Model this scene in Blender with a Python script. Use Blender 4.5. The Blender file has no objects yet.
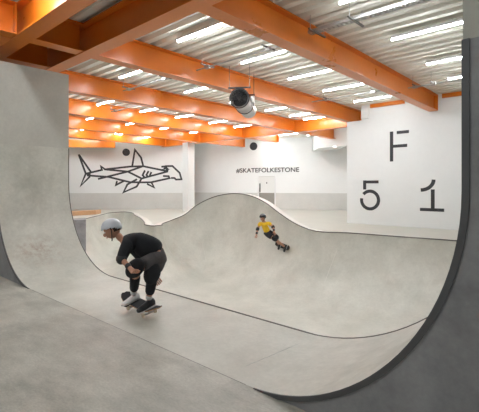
import bpy, bmesh, math, random
import numpy as np
from mathutils import Vector, Matrix
from mathutils.geometry import delaunay_2d_cdt
random.seed(7)
S = bpy.context.scene
COL = S.collection
PI = math.pi
F, CX, HY, CAMH = 400.0, 239.5, 187.0, 1.6
RC, RS = 0.740, 0.6727          # camera right = (RC, RS), forward = (-RS, RC) in building axes
_n = math.hypot(RC, RS); RC /= _n; RS /= _n

def at(x, y, Z):
    """design helper: point seen at pixel x,y at a distance Z in front of the camera"""
    X = (x-CX)/F*Z
    return Vector((RC*X-RS*Z, RS*X+RC*Z, CAMH-(y-HY)/F*Z))
def onfloor(x, y): return at(x, y, CAMH*F/(y-HY))
def at_v(x, y, v):
    a = (x-CX)/F; return at(x, y, v/(RS*a+RC))

# ---------------------------------------------------------------- materials
def mat(name, col, rough=.6, metal=0, spec=.5, emit=None, estr=0, coat=0):
    m = bpy.data.materials.new(name); m.use_nodes = True
    b = m.node_tree.nodes['Principled BSDF']
    b.inputs['Base Color'].default_value = (*col, 1); b.inputs['Roughness'].default_value = rough
    b.inputs['Metallic'].default_value = metal; b.inputs['Specular IOR Level'].default_value = spec
    b.inputs['Coat Weight'].default_value = coat
    if emit:
        b.inputs['Emission Color'].default_value = (*emit, 1); b.inputs['Emission Strength'].default_value = estr
    return m
def mottle(m, c1, c2, scale=1.5, bump=0.0, c3=None, scale3=.5, fine=.12, rough=(.35, .6), stretch=(1, 1, 1)):
    nt = m.node_tree; N = nt.nodes; L = nt.links; b = N['Principled BSDF']
    tc = N.new('ShaderNodeTexCoord'); mp = N.new('ShaderNodeMapping'); mp.inputs['Scale'].default_value = stretch
    L.new(tc.outputs['Object'], mp.inputs['Vector'])
    def noise(s, det=6, r=.6):
        n = N.new('ShaderNodeTexNoise'); n.inputs['Scale'].default_value = s; n.inputs['Detail'].default_value = det
        n.inputs['Roughness'].default_value = r; L.new(mp.outputs[0], n.inputs['Vector']); return n
    n1 = noise(scale, 7, .62)
    r1 = N.new('ShaderNodeValToRGB'); r1.color_ramp.elements[0].position = .33; r1.color_ramp.elements[1].position = .67
    r1.color_ramp.elements[0].color = (*c1, 1); r1.color_ramp.elements[1].color = (*c2, 1)
    L.new(n1.outputs['Fac'], r1.inputs['Fac']); out = r1.outputs['Color']
    if c3:
        n3 = noise(scale3, 4, .7); rr = N.new('ShaderNodeValToRGB')
        rr.color_ramp.elements[0].position = .56; rr.color_ramp.elements[1].position = .72
        rr.color_ramp.elements[0].color = (0, 0, 0, 1); rr.color_ramp.elements[1].color = (.6, .6, .6, 1)
        L.new(n3.outputs['Fac'], rr.inputs['Fac'])
        mx = N.new('ShaderNodeMix'); mx.data_type = 'RGBA'
        L.new(rr.outputs['Color'], mx.inputs['Factor']); L.new(out, mx.inputs[6]); mx.inputs[7].default_value = (*c3, 1)
        out = mx.outputs[2]
    nf = noise(scale*14, 5, .7)
    mf = N.new('ShaderNodeMapRange'); mf.inputs[1].default_value = .3; mf.inputs[2].default_value = .7
    mf.inputs[3].default_value = 1-fine; mf.inputs[4].default_value = 1+fine
    L.new(nf.outputs['Fac'], mf.inputs[0])
    mu = N.new('ShaderNodeVectorMath'); mu.operation = 'SCALE'
    L.new(out, mu.inputs[0]); L.new(mf.outputs[0], mu.inputs['Scale']); L.new(mu.outputs[0], b.inputs['Base Color'])
    mr = N.new('ShaderNodeMapRange'); mr.inputs[3].default_value = rough[0]; mr.inputs[4].default_value = rough[1]
    L.new(n1.outputs['Fac'], mr.inputs[0]); L.new(mr.outputs[0], b.inputs['Roughness'])
    if bump:
        bp = N.new('ShaderNodeBump'); bp.inputs['Strength'].default_value = bump; bp.inputs['Distance'].default_value = .02
        L.new(nf.outputs['Fac'], bp.inputs['Height']); L.new(bp.outputs[0], b.inputs['Normal'])
    return m
M = {}
M['ride'] = mottle(mat('polished_concrete', (.5, .48, .44)), (.49, .485, .43), (.64, .633, .572), 1.5, .06, (.37, .37, .32), .9, .07)
M['bowl'] = mottle(mat('bowl_concrete', (.5, .48, .44)), (.535, .53, .475), (.665, .658, .60), 1.0, .06, (.47, .46, .405), .6, .06, rough=(.3, .5))
M['floor'] = mottle(mat('floor_concrete', (.4, .38, .35)), (.36, .352, .31), (.55, .54, .485), 2.2, .06, (.28, .275, .245), 1.3, .15, stretch=(1, 2, 1))
M['deckf'] = mottle(mat('deck_concrete', (.5, .48, .44)), (.44, .425, .37), (.53, .515, .455), .7, .03, None, .5, .04, rough=(.25, .45))
M['face'] = mottle(mat('grey_panel', (.2, .2, .21)), (.24, .24, .252), (.35, .35, .364), 2.2, .05, (.15, .15, .16), 1.5, .07, rough=(.45, .65))
M['upper'] = mottle(mat('upper_concrete', (.3, .29, .27)), (.45, .445, .40), (.54, .533, .48), 1.1, .04, None, 1, .05, rough=(.5, .7))
def stain(m, c, r, col):
    nt = m.node_tree; N = nt.nodes; L = nt.links; b = N['Principled BSDF']; src = b.inputs['Base Color'].links[0].from_socket
    tc = N.new('ShaderNodeTexCoord'); sb = N.new('ShaderNodeVectorMath'); sb.operation = 'SUBTRACT'; sb.inputs[1].default_value = c; L.new(tc.outputs['Object'], sb.inputs[0])
    dv = N.new('ShaderNodeVectorMath'); dv.operation = 'DIVIDE'; dv.inputs[1].default_value = r; L.new(sb.outputs[0], dv.inputs[0])
    ln = N.new('ShaderNodeVectorMath'); ln.operation = 'LENGTH'; L.new(dv.outputs[0], ln.inputs[0])
    mr = N.new('ShaderNodeMapRange'); mr.inputs[1].default_value = .2; mr.inputs[2].default_value = 1; mr.inputs[3].default_value = 1; mr.inputs[4].default_value = 0; L.new(ln.outputs['Value'], mr.inputs[0])
    n = N.new('ShaderNodeTexNoise'); n.inputs['Scale'].default_value = 9; n.inputs['Detail'].default_value = 6; n.inputs['Roughness'].default_value = .75; L.new(tc.outputs['Object'], n.inputs['Vector'])
    m2 = N.new('ShaderNodeMapRange'); m2.inputs[1].default_value = .45; m2.inputs[2].default_value = .62; m2.inputs[4].default_value = .62; L.new(n.outputs['Fac'], m2.inputs[0])
    ml = N.new('ShaderNodeMath'); ml.operation = 'MULTIPLY'; L.new(mr.outputs[0], ml.inputs[0]); L.new(m2.outputs[0], ml.inputs[1])
    mx = N.new('ShaderNodeMix'); mx.data_type = 'RGBA'; L.new(ml.outputs[0], mx.inputs['Factor']); L.new(src, mx.inputs[6]); mx.inputs[7].default_value = (*col, 1)
    L.new(mx.outputs[2], b.inputs['Base Color'])
stain(M['ride'], (-7.62, 2.95, .45), (.6, .55, .35), (.33, .22, .16))
M['lip'] = mat('lip_concrete', (.66, .64, .59), .5)
M['steel'] = mat('dark_steel', (.12, .122, .128), .45, .3)
M['coping'] = mat('coping_steel', (.16, .155, .145), .35, .7)
M['white'] = mottle(mat('white_paint', (.8, .8, .79)), (.775, .79, .785), (.815, .83, .825), .6, 0, None, 1, .01, rough=(.5, .65))
M['greyband'] = mottle(mat('grey_paint', (.5, .5, .48)), (.58, .58, .555), (.64, .64, .615), .8, 0, None, 1, .03)
M['orange'] = mottle(mat('orange_paint', (.75, .22, .03)), (.68, .185, .014), (.75, .215, .02), .8, 0, None, 1, .03, rough=(.25, .32))
M['deck'] = mat('galvanised_deck', (.80, .78, .715), .9, 0, .2)
M['black'] = mat('black_paint', (.022, .022, .025), .5)
M['sign'] = mat('charcoal_letters', (.035, .037, .042), .5)
M['galv'] = mottle(mat('galvanised', (.5, .5, .5), .35, .7), (.40, .40, .40), (.55, .55, .54), 3, 0, None, 1, .05, rough=(.3, .45))
M['grille'] = mat('black_grille', (.03, .03, .033), .45, .3)
M['lamp'] = mat('lamp_diffuser', (.9, .9, .9), .5, emit=(.935, .975, 1), estr=62)
M['spot'] = mat('small_lamp', (.9, .9, .9), .5, emit=(1, .97, .92), estr=1.6)
M['housing'] = mat('lamp_housing', (.75, .75, .75), .5)
M['wood'] = mottle(mat('plywood', (.5, .3, .16)), (.50, .29, .15), (.60, .37, .20), 1.2, 0, None, 1, .05)
M['door'] = mat('door_white', (.74, .74, .72), .5)
M['kick'] = mat('door_grey', (.30, .28, .25), .5)
M['skin'] = mat('skin', (.52, .27, .18), .55)
M['blackcloth'] = mottle(mat('black_cloth', (.012, .013, .018), .85), (.010, .011, .015), (.020, .021, .027), 6, .2, None, 1, .1, rough=(.8, .95))
M['greycloth'] = mottle(mat('dark_grey_cloth', (.07, .065, .07), .85), (.060, .055, .060), (.095, .088, .092), 6, .2, None, 1, .1, rough=(.8, .95))
M['yellow'] = mottle(mat('yellow_cloth', (.8, .5, .02), .8), (.78, .47, .015), (.88, .56, .03), 5, .1, None, 1, .05, rough=(.7, .9))
M['whiteplastic'] = mat('white_plastic', (.72, .76, .84), .3)
M['blackplastic'] = mat('black_plastic', (.02, .021, .024), .4)
M['hair'] = mat('brown_hair', (.05, .03, .02), .7)
M['eye'] = mat('eye_white', (.8, .8, .8), .3)
M['lips'] = mat('lip_skin', (.40, .13, .10), .5)
M['sock'] = mat('white_sock', (.75, .75, .75), .8)
M['grip'] = mat('griptape', (.025, .025, .028), .95)
M['maple'] = mat('maple_edge', (.45, .27, .13), .5)
M['wheel'] = mat('urethane', (.70, .66, .55), .4)
M['rust'] = mat('rust_rod', (.16, .06, .03), .6)

# ---------------------------------------------------------------- mesh helpers
class MB:
    def __init__(s): s.v = []; s.f = []; s.mi = []
    def add(s, vs, fs, mi=0):
        o = len(s.v); s.v += [tuple(p) for p in vs]; s.f += [tuple(i+o for i in f) for f in fs]; s.mi += [mi]*len(fs)
        return s
    def box(s, x0, x1, y0, y1, z0, z1, mi=0):
        return s.add([(x0,y0,z0),(x1,y0,z0),(x1,y1,z0),(x0,y1,z0),(x0,y0,z1),(x1,y0,z1),(x1,y1,z1),(x0,y1,z1)],
                     [(0,3,2,1),(4,5,6,7),(0,1,5,4),(1,2,6,5),(2,3,7,6),(3,0,4,7)], mi)
    def obox(s, c, ax, ay, az, mi=0):
        c = Vector(c); ax = Vector(ax); ay = Vector(ay); az = Vector(az)
        vs = [c+a*ax+b*ay+d*az for d in (-1, 1) for a, b in ((-1,-1),(1,-1),(1,1),(-1,1))]
        return s.add(vs, [(0,3,2,1),(4,5,6,7),(0,1,5,4),(1,2,6,5),(2,3,7,6),(3,0,4,7)], mi)
    def tube(s, pts, r, n=10, closed=False, mi=0, caps=True):
        pts = [Vector(p) for p in pts]; k = len(pts); rr = r if isinstance(r, (list, tuple)) else [r]*k
        ref = None; rings = []
        for i, p in enumerate(pts):
            if closed: t = pts[(i+1) % k]-pts[i-1]
            else: t = pts[min(i+1, k-1)]-pts[max(i-1, 0)]
            t.normalize()
            if ref is None: ref = t.orthogonal().normalized()
            ref = (ref-t*ref.dot(t)).normalized(); b = t.cross(ref)
            rings.append([p+rr[i]*(math.cos(a)*ref+math.sin(a)*b) for a in [2*PI*j/n for j in range(n)]])
        fs = []
        for i in range(k if closed else k-1):
            for j in range(n):
                a = i*n+j; b2 = i*n+(j+1) % n; c = ((i+1) % k)*n+(j+1) % n; d = ((i+1) % k)*n+j
                fs.append((a, b2, c, d))
        if not closed and caps: fs += [tuple(range(n))[::-1], tuple(range((k-1)*n, k*n))]
        return s.add([p for r_ in rings for p in r_], fs, mi)
    def prism(s, poly, y0, y1, mi_side=0, mi_cap=0, sides=None):
        """poly of (x, z), extruded along y; sides: material per edge"""
        k = len(poly); vs = [(x, y0, z) for x, z in poly]+[(x, y1, z) for x, z in poly]
        o = len(s.v); s.v += vs
        s.f.append(tuple(o+i for i in range(k))); s.mi.append(mi_cap)
        s.f.append(tuple(o+k+i for i in range(k))[::-1]); s.mi.append(mi_cap)
        for i in range(k):
            j = (i+1) % k; s.f.append((o+i, o+k+i, o+k+j, o+j)); s.mi.append(sides[i] if sides else mi_side)
        return s
    def build(s, name, mats, parent=None, smooth=False, bevel=0, fix=True):
        me = bpy.data.meshes.new(name); me.from_pydata(s.v, [], s.f)
        for m in (mats if isinstance(mats, (list, tuple)) else [mats]): me.materials.append(m)
        me.polygons.foreach_set('material_index', s.mi)
        if fix:
            bm = bmesh.new(); bm.from_mesh(me); bmesh.ops.recalc_face_normals(bm, faces=bm.faces)
            if bevel: bmesh.ops.bevel(bm, geom=[e for e in bm.edges if len(e.link_faces) == 2 and e.calc_face_angle() > .6], offset=bevel, segments=2, affect='EDGES', profile=.5)
            bm.to_mesh(me); bm.free()
        if smooth: smooth_me(me, smooth)
        o = bpy.data.objects.new(name, me); COL.objects.link(o)
        if parent: o.parent = parent
        return o
def smooth_me(me, ang=40):
    ang = 40 if ang is True else ang
    bm = bmesh.new(); bm.from_mesh(me)
    for f in bm.faces: f.smooth = True
    for e in bm.edges:
        if len(e.link_faces) == 2 and e.calc_face_angle() > math.radians(ang): e.smooth = False
    bm.to_mesh(me); bm.free()
def tag(o, label=None, cat=None, group=None, kind=None):
    if label: o['label'] = label
    if cat: o['category'] = cat
    if group: o['group'] = group
    if kind: o['kind'] = kind
    return o
def empty(name, loc=(0, 0, 0)):
    o = bpy.data.objects.new(name, None); o.empty_display_size = .2; COL.objects.link(o); o.location = loc; return o
def rebase(root):
    """put children, which were built in building coordinates, under a root at its own base"""
    for c in root.children:
        c.matrix_parent_inverse = Matrix.Translation(-Vector(root.location))
def copy_tree(o, parent=None):
    c = o.copy(); COL.objects.link(c)
    if parent: c.parent = parent
    for ch in list(o.children): copy_tree(ch, c)
    return c
def struct(o): o['kind'] = 'structure'; return o

V0, V1 = 2.43, 3.745
# the section flares slightly from its cut face to the bowl: (radius, wall position) left and right
NL, FL, NRR, FR = (1.62, -8.19), (1.74, -8.18), (1.575, -.565), (2.05, -.37)
CEIL = 4.86; DK = .12

# ---------------------------------------------------------------- floor in front of the half-pipe
struct(MB().box(-14, 8, -7, V0, -.15, 0).build('floor', M['floor']))

# ---------------------------------------------------------------- half-pipe section
pipe = empty('half_pipe', (-4.3, 3.07, 0))
tag(pipe, 'smooth grey concrete half-pipe section with high curved sides, cut off nearest the camera', 'skate ramp')
n = 28
def curve(spec, sg):
    r, w_ = spec; c_ = w_-sg*r
    return [(c_+sg*r*math.sin(a), r-r*math.cos(a)) for a in [PI/2*i/n for i in range(n+1)]]
curveL, curveL1, curveR, curveR1 = curve(NL, -1), curve(FL, -1), curve(NRR, 1), curve(FR, 1)
TOPP = 2.40
for cur, cur1, xo in ((curveL, curveL1, -10.6), (curveR, curveR1, 3.6)):
    poly = cur+[(cur[-1][0], TOPP), (xo, TOPP), (xo, 0)]; poly1 = cur1+[(cur1[-1][0], TOPP), (xo, TOPP), (xo, 0)]
    k = len(poly); b = MB()
    b.add([(x, V0, z) for x, z in poly]+[(x, V1, z) for x, z in poly1], [(i, k+i, k+(i+1) % k, (i+1) % k) for i in range(k)])
    b.mi = [0 if i < n+1 else 1 for i in range(k)]
    b.f += [tuple(range(k)), tuple(range(k, 2*k))[::-1]]; b.mi += [1, 1]
    b.build('curved_side', [M['ride'], M['face']], pipe, smooth=35)
b = MB(); xa, xb, xc, xd = curveL[0][0], curveR[0][0], curveR1[0][0], curveL1[0][0]
b.add([(x, y, zz) for zz in (-.2, 0) for x, y in ((xa, V0), (xb, V0), (xc, V1), (xd, V1))], [(0,3,2,1),(4,5,6,7),(0,1,5,4),(1,2,6,5),(2,3,7,6),(3,0,4,7)])
b.build('flat_bottom', M['ride'], pipe)
for xa_, xb_, xo, zt in ((NL[1], FL[1], -10.6, 3.92), (NRR[1], FR[1], 3.6, 4.22)):
    b = MB(); b.add([(x, y, zz) for zz in (TOPP, zt) for x, y in ((xa_, V0), (xo, V0), (xo, V1), (xb_, V1))], [(0,3,2,1),(4,5,6,7),(0,1,5,4),(1,2,6,5),(2,3,7,6),(3,0,4,7)])
    b.build('upper_wall', M['upper'], pipe)
def edge_strip(cur, y, w, th, name, m, sgn):
    # flat steel flange standing on the cut face, following the curve
    pts = cur+[(cur[-1][0], TOPP)]
    inner = []; outer = []
    for i, (x, z) in enumerate(pts):
        a = min(PI/2, PI/2*i/n)
        nx = math.sin(a)*sgn; nz = -math.cos(a)
        inner.append((x-nx*.004, z-nz*.004)); outer.append((x+nx*w, z+nz*w))
    b = MB()
    for i in range(len(pts)-1):
        a0, a1, c0, c1 = inner[i], inner[i+1], outer[i], outer[i+1]
        if c1[1] < -.03: continue
        vs = [(p[0], yy, p[1]) for yy in (y-th, y) for p in (a0, a1, c1, c0)]
        b.add(vs, [(0,1,2,3),(7,6,5,4),(0,4,5,1),(2,6,7,3)]+([(0,3,7,4)] if i == 0 else [])+([(1,5,6,2)] if i == len(pts)-2 else []))
    return b.build(name, m, pipe, smooth=35)
edge_strip(curveL, V0, .034, .012, 'steel_edge', M['steel'], -1)
edge_strip(curveR, V0, .034, .012, 'steel_edge', M['steel'], 1)
pr = [(FL[1], V1, TOPP)]+[(x, V1, z) for x, z in reversed(curveL1)]+[(x, V1, z) for x, z in curveR1]+[(FR[1], V1, TOPP)]
MB().tube(pr, .009, 8).build('coping', M['coping'], pipe, smooth=60)
MB().box(curveL[0][0], curveR[0][0], V0-.004, V0+.002, -.004, .001).build('joint', M['coping'], pipe)
a0 = onfloor(246, 366); a1 = onfloor(316, 336.5)
MB().tube([a0, a1], .0022, 6).build('saw_cut', M['galv'], pipe)
rebase(pipe)

# ---------------------------------------------------------------- bowl
def uvx(x, y, v):
    p = at_v(x, y, v); return (p.x, p.y, p.z)
ctrl = [(-.9, 3.762, 0), (-2.5, 3.76, 0), (-4.3, 3.76, 0), (-6.2, 3.76, 0), (-7.8, 3.76, 0), (-9.5, 3.85, 0), (-12.5, 4.3, .03), (-15.3, 5.2, .08),
        (-17.1, 6.6, DK), (-17.55, 7.7, DK), (-17.6, 8.5, DK), (-18.6, 9.7, DK), (-19.9, 10.95, DK), (-21.0, 12.2, DK), (-21.1, 12.95, DK), (-20.3, 12.9, DK), (-18.3, 11.9, DK),
        (-16.0, 10.75, DK), (-14.1, 9.65, DK), (-13.1, 9.05, DK), (-12.6, 9.05, DK), (-12.65, 9.45, DK),
        uvx(162, 224, 9.9), uvx(175, 219, 10.7), uvx(184.6, 214.8, 11.15), uvx(195.6, 206, 11.65), uvx(213, 197.3, 12.15), uvx(228, 194, 12.4),
        uvx(241.5, 194, 12.5), uvx(254.6, 197.3, 12.4), uvx(267, 203.8, 12.2), uvx(280, 213.7, 12.0), uvx(297, 224.5, 11.82), uvx(312, 230.3, 11.72), (-6.03, 11.9, DK),
        (-4.5, 12.02, DK), (-2.9, 12.15, DK), (-1.0, 12.2, DK), (.8, 11.6, DK), (1.9, 10.0, DK), (2.2, 8.0, DK), (1.9, 6.0, .06), (1.2, 4.6, .02), (.3, 3.95, 0)]
def catmull(P, per=10):
    out = []; k = len(P)
    P = [Vector(p) for p in P]
    for i in range(k):
        p0, p1, p2, p3 = P[i-1], P[i], P[(i+1) % k], P[(i+2) % k]
        L = (p2-p1).length; m_ = max(3, int(L/.16))
        for j in range(m_):
            t = j/m_
            # centripetal-like tangent scaling
            d0 = max((p1-p0).length, 1e-3); d1 = max(L, 1e-3); d2 = max((p3-p2).length, 1e-3)
            t1 = ((p1-p0)/d0*d1+(p2-p1)/d1*d0)/(d0+d1)*d1
            t2 = ((p2-p1)/d1*d2+(p3-p2)/d2*d1)/(d1+d2)*d1
            h00 = 2*t**3-3*t**2+1; h10 = t**3-2*t**2+t; h01 = -2*t**3+3*t**2; h11 = t**3-t**2
            out.append(h00*p1+h10*t1+h01*p2+h11*t2)
    return out
rim = catmull(ctrl)
RIM = np.array([tuple(p) for p in rim]); NR = len(RIM)
FLOORZ, BR = -1.95, 2.1
A2 = RIM[:, :2]; B2 = np.roll(A2, -1, 0); hA = RIM[:, 2]; hB = np.roll(hA, -1)
area = .5*np.sum(A2[:, 0]*B2[:, 1]-B2[:, 0]*A2[:, 1])
tang = np.roll(A2, -1, 0)-np.roll(A2, 1, 0); tang /= np.linalg.norm(tang, axis=1)[:, None]
inw = np.c_[-tang[:, 1], tang[:, 0]]*(1 if area > 0 else -1)
def dist_h(P):
    P = np.asarray(P); d = B2-A2; L2 = (d**2).sum(1)
    rel = P[:, None, :]-A2[None]; t = np.clip((rel*d[None]).sum(2)/L2[None], 0, 1)
    q = rel-t[..., None]*d[None]; D = np.sqrt((q**2).sum(2))
    hh = hA[None]+(hB-hA)[None]*t; dm = D.min(1)
    w = 1/(D**2+.02)**2.5
    w2 = np.exp(-np.clip((D-dm[:, None])/.25, 0, 50))/(D+.05)
    return dm, (w2*hh).sum(1)/w2.sum(1)
def inside(P):
    P = np.asarray(P); x, y = P[:, 0][:, None], P[:, 1][:, None]
    x1, y1, x2, y2 = A2[:, 0][None], A2[:, 1][None], B2[:, 0][None], B2[:, 1][None]
    c = ((y1 > y) != (y2 > y)) & (x < (x2-x1)*(y-y1)/(y2-y1+1e-12)+x1)
    return c.sum(1) % 2 == 1
pts = []
for d in (.012, .05, .11, .2, .32, .47, .65, .87, 1.12, 1.42, 1.75, 2.1):
    st = 1 if d < .7 else 2
    q = (A2+inw*d)[::st]; ok = inside(q); q = q[ok]; dm, _ = dist_h(q); pts.append(q[dm > d*.97])
gx, gy = np.meshgrid(np.arange(-21.5, 2.5, .3), np.arange(3.8, 13.2, .3)); g = np.c_[gx.ravel(), gy.ravel()]
g = g[inside(g)]; dm, _ = dist_h(g); pts.append(g[dm > 1.0])
inn = np.vstack(pts)
allp = np.vstack([A2, inn])
vo, eo, fo, ov, oe, of = delaunay_2d_cdt([Vector(p) for p in allp], [], [list(range(NR)) if area > 0 else list(range(NR))[::-1]], 1, 1e-5)
P = np.array([tuple(v) for v in vo]); dm, hh = dist_h(P)
t = np.clip(1-dm/BR, 0, 1)
z = FLOORZ+(hh-FLOORZ)*(1-np.sqrt(1-t**2))
b = MB(); b.add([(P[i, 0], P[i, 1], z[i]) for i in range(len(P))], [tuple(f) for f in fo])
bowl = empty('skate_bowl', (-8, 8, FLOORZ))
tag(bowl, 'deep curving pale concrete skate bowl beyond the half-pipe with a humped far wall', 'skate bowl')
bs = b.build('riding_surface', M['bowl'], bowl, smooth=70)
BV = (b.v, b.f)
MB().tube([(p[0], p[1], p[2]+.004) for p in RIM], [.004 if p[1] < 4 and p[0] > -9 else .02 for p in RIM], 6, closed=True).build('coping', M['coping'], bowl, smooth=60)
from mathutils.bvhtree import BVHTree
bvh = BVHTree.FromPolygons([Vector(v) for v in BV[0]], BV[1])
cam0 = Vector((0, 0, CAMH))
for (xa, ya), (xb, yb) in (((337, 250), (324, 284)), ((196, 214), (206, 262))):
    L_ = []
    for i in range(15):
        r_ = (at(xa+(xb-xa)*i/14, ya+(yb-ya)*i/14, 10)-cam0).normalized(); h_ = bvh.ray_cast(cam0, r_)[0]
        if h_: L_.append(h_)
    MB().tube(L_, .008, 6).build('saw_cut', M['lip'] if xa > 300 else M['bowl'], bowl)
# lip around the bowl, and the back of the raised hump
wd = np.array([.006 if p[1] < 3.83 and -8.8 < p[0] < -.4 else .28 for p in RIM])
wd = np.convolve(np.r_[wd[-6:], wd, wd[:6]], np.ones(7)/7, 'same')[6:-6]
wd = np.where((A2[:, 1] < 3.83) & (A2[:, 0] > -8.6) & (A2[:, 0] < -.4), .006, wd)
OUT = A2-inw*wd[:, None]
b = MB(); vs = []
deckz = np.minimum(RIM[:, 2], DK)
for i in range(NR):
    vs += [(A2[i, 0], A2[i, 1], RIM[i, 2]), (OUT[i, 0], OUT[i, 1], RIM[i, 2]), (OUT[i, 0], OUT[i, 1], deckz[i]-.001)]
fs = []
for i in range(NR):
    j = (i+1) % NR; fs += [(3*i, 3*i+1, 3*j+1, 3*j), (3*i+1, 3*i+2, 3*j+2, 3*j+1)]
b.add(vs, fs); b.build('lip', M['lip'], bowl, smooth=40)
rebase(bowl)

# deck around the bowl
outer = [(-32, V1+.002), (-11, V1+.002), (-8.4, V1+.002), (0, V1+.002), (10, V1+.002), (10, 30), (-32, 30)]
no = len(outer)
pts2 = [Vector(p) for p in outer]+[Vector(p) for p in OUT]
hole = list(range(no, no+NR))
vo, eo, fo, ov, oe, of = delaunay_2d_cdt(pts2, [(hole[i], hole[(i+1) % NR]) for i in range(NR)], [list(range(no))], 0, 1e-5)
OP = OUT
def inpoly(p, Q):
    c = False; j = len(Q)-1
    for i in range(len(Q)):
        if (Q[i][1] > p[1]) != (Q[j][1] > p[1]) and p[0] < (Q[j][0]-Q[i][0])*(p[1]-Q[i][1])/(Q[j][1]-Q[i][1])+Q[i][0]: c = not c
        j = i
    return c
keep = []
for f in fo:
    c = sum((vo[i] for i in f), Vector((0, 0)))/len(f)
    if -32 < c.x < 10 and c.y > V1 and not inpoly(c, OP): keep.append(tuple(f))
vz = []
for i, v in enumerate(vo):
    src = ov[i][0] if ov[i] else 0
    vz.append((v.x, v.y, float(deckz[src-no]) if src >= no else (0.0 if v.y < 4 else DK)))
b = MB(); b.add(vz, keep)
struct(b.build('floor_deck', M['deckf']))

# grey block at the left end of the bowl
p0 = at(71.5, 220, 17.2); p1 = at(86, 219.5, 17.6)
back = Vector((p1.x, p1.y, 0)).normalized()*1.1
blk = MB(); zt, zb = DK+.05, -1.5
vs = [(p.x, p.y, zz) for zz in (zb, zt) for p in (p0, p1, p1+back, p0+back)]
blk.add(vs, [(0,3,2,1),(4,5,6,7),(0,1,5,4),(1,2,6,5),(2,3,7,6),(3,0,4,7)])
o = blk.build('ramp_end_block', M['face'], bevel=.01)
tag(o, 'small upright grey block in the bowl edge just right of the tall left wall', 'block')

# ---------------------------------------------------------------- walls
def wall(p, q, z0, z1, th, name, m, side=1):
    p = Vector((*p, 0)); q = Vector((*q, 0)); d = (q-p).normalized(); nrm = Vector((d.y, -d.x, 0))*th*side
    vs = [(a.x, a.y, zz) for zz in (z0, z1) for a in (p, q, q+nrm, p+nrm)]
    return MB().add(vs, [(0,3,2,1),(4,5,6,7),(0,1,5,4),(1,2,6,5),(2,3,7,6),(3,0,4,7)]).build(name, m)
WB = 1.20
sharkL = at(40, HY, 25.6); sharkR = at(184, HY, 27.3)
hashL = at(184, HY, 29.6); hashR = at(352, HY, 25.2)
struct(wall(sharkL.xy, sharkR.xy, WB, 5.0, .15, 'wall_back_left', M['white'], -1))
struct(wall(sharkL.xy, sharkR.xy, DK, WB, .13, 'wall_back_left_lower', M['greyband'], -1))
struct(wall(hashL.xy, hashR.xy, WB, 5.0, .15, 'wall_back_right', M['white'], -1))
struct(wall(hashL.xy, hashR.xy, DK, WB, .13, 'wall_back_right_lower', M['greyband'], -1))
struct(wall((-32, 3.0), (-32, 30), 0, 5.0, .2, 'wall_left', M['white'], -1))
struct(wall((10, -7), (10, 30), -.2, 5.0, .2, 'wall_right', M['white'], 1))
struct(wall((-14, -7), (10, -7), -.2, 5.0, .2, 'wall_front', M['greyband'], 1))
struct(wall((-14, -7), (-14, V0), -.2, 5.0, .2, 'wall_front_left', M['greyband'], -1))
# side return of the hall on the right, next to the sign wall
r1 = at(352, HY, 25.2)
struct(wall(r1.xy, (-6.0, 15.4), DK, 5.0, .15, 'wall_side', M['white'], 1))
# white sign wall
FV = 15.15; xl = at_v(347, 150, FV).x; xn = at_v(361.5, 150, FV).x
b = MB(); b.prism([(xl, DK), (9.9, DK), (9.9, CEIL), (xn, CEIL), (xn, 4.27), (xl, 4.27)], FV, FV+.3)
struct(b.build('wall_right_sign', M['white']))
# small box at the notch
bx0 = at_v(361.5, 118, FV-.05).x; bx1 = at_v(369, 118, FV-.05).x
o = MB().box(bx0, bx1, FV-.09, FV-.005, 4.31, 4.70).build('access_panel', [M['white']], bevel=.008)
tag(o, 'small white square panel high on the sign wall left of the steel beam end', 'panel')

# column
cb = at(188.5, 211, 24.3)
b = MB().box(cb.x-.26, cb.x+.26, cb.y-.26, cb.y+.26, DK, 4.28)
o = b.build('column', M['white'], bevel=.015)
struct(o); o.name = 'trim_1'
# bulkhead
q0 = at(318.5, 143, 23.3); q1 = at(349, 143, 21.6)
b = MB(); bk = Vector((-RS, RC, 0))*2.0
vs = [(a.x, a.y, zz) for zz in (3.85, 4.85) for a in (q0, q1, q1+bk, q0+bk)]
b.add(vs, [(0,3,2,1),(4,5,6,7),(0,1,5,4),(1,2,6,5),(2,3,7,6),(3,0,4,7)])
struct(b.build('trim_2', M['white'], bevel=.01))
# plywood strip platform far left
q0 = at(60, 214, 20.0); q1 = at(96, 214, 21.6); bk = Vector((-RS, RC, 0))*.8
vs = [(a.x, a.y, zz) for zz in (DK, .34) for a in (q0, q1, q1+bk, q0+bk)]
o = MB().add(vs, [(0,3,2,1),(4,5,6,7),(0,1,5,4),(1,2,6,5),(2,3,7,6),(3,0,4,7)]).build('plywood_platform', M['wood'], bevel=.01)
tag(o, 'low tan timber platform on the deck below the shark mural', 'platform')

# ---------------------------------------------------------------- ceiling: corrugated decking along u
b = MB(); prof = []; v = -7.0; pitch = .33
while v < 30:
    prof += [(v, CEIL+.0), (v+.135, CEIL+.0), (v+.175, CEIL+.085), (v+.29, CEIL+.085)]; v += pitch
vs = []; fs = []
for (vv, zz) in prof: vs += [(-32, vv, zz), (10, vv, zz)]
for i in range(len(prof)-1): fs.append((2*i, 2*i+1, 2*i+3, 2*i+2))
b.add(vs, fs); struct(b.build('ceiling', M['deck'], fix=False))
struct(MB().box(-32.2, 10.2, -7.2, 30.2, 5.05, 5.2).build('ceiling_slab', M['deck']))

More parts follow.
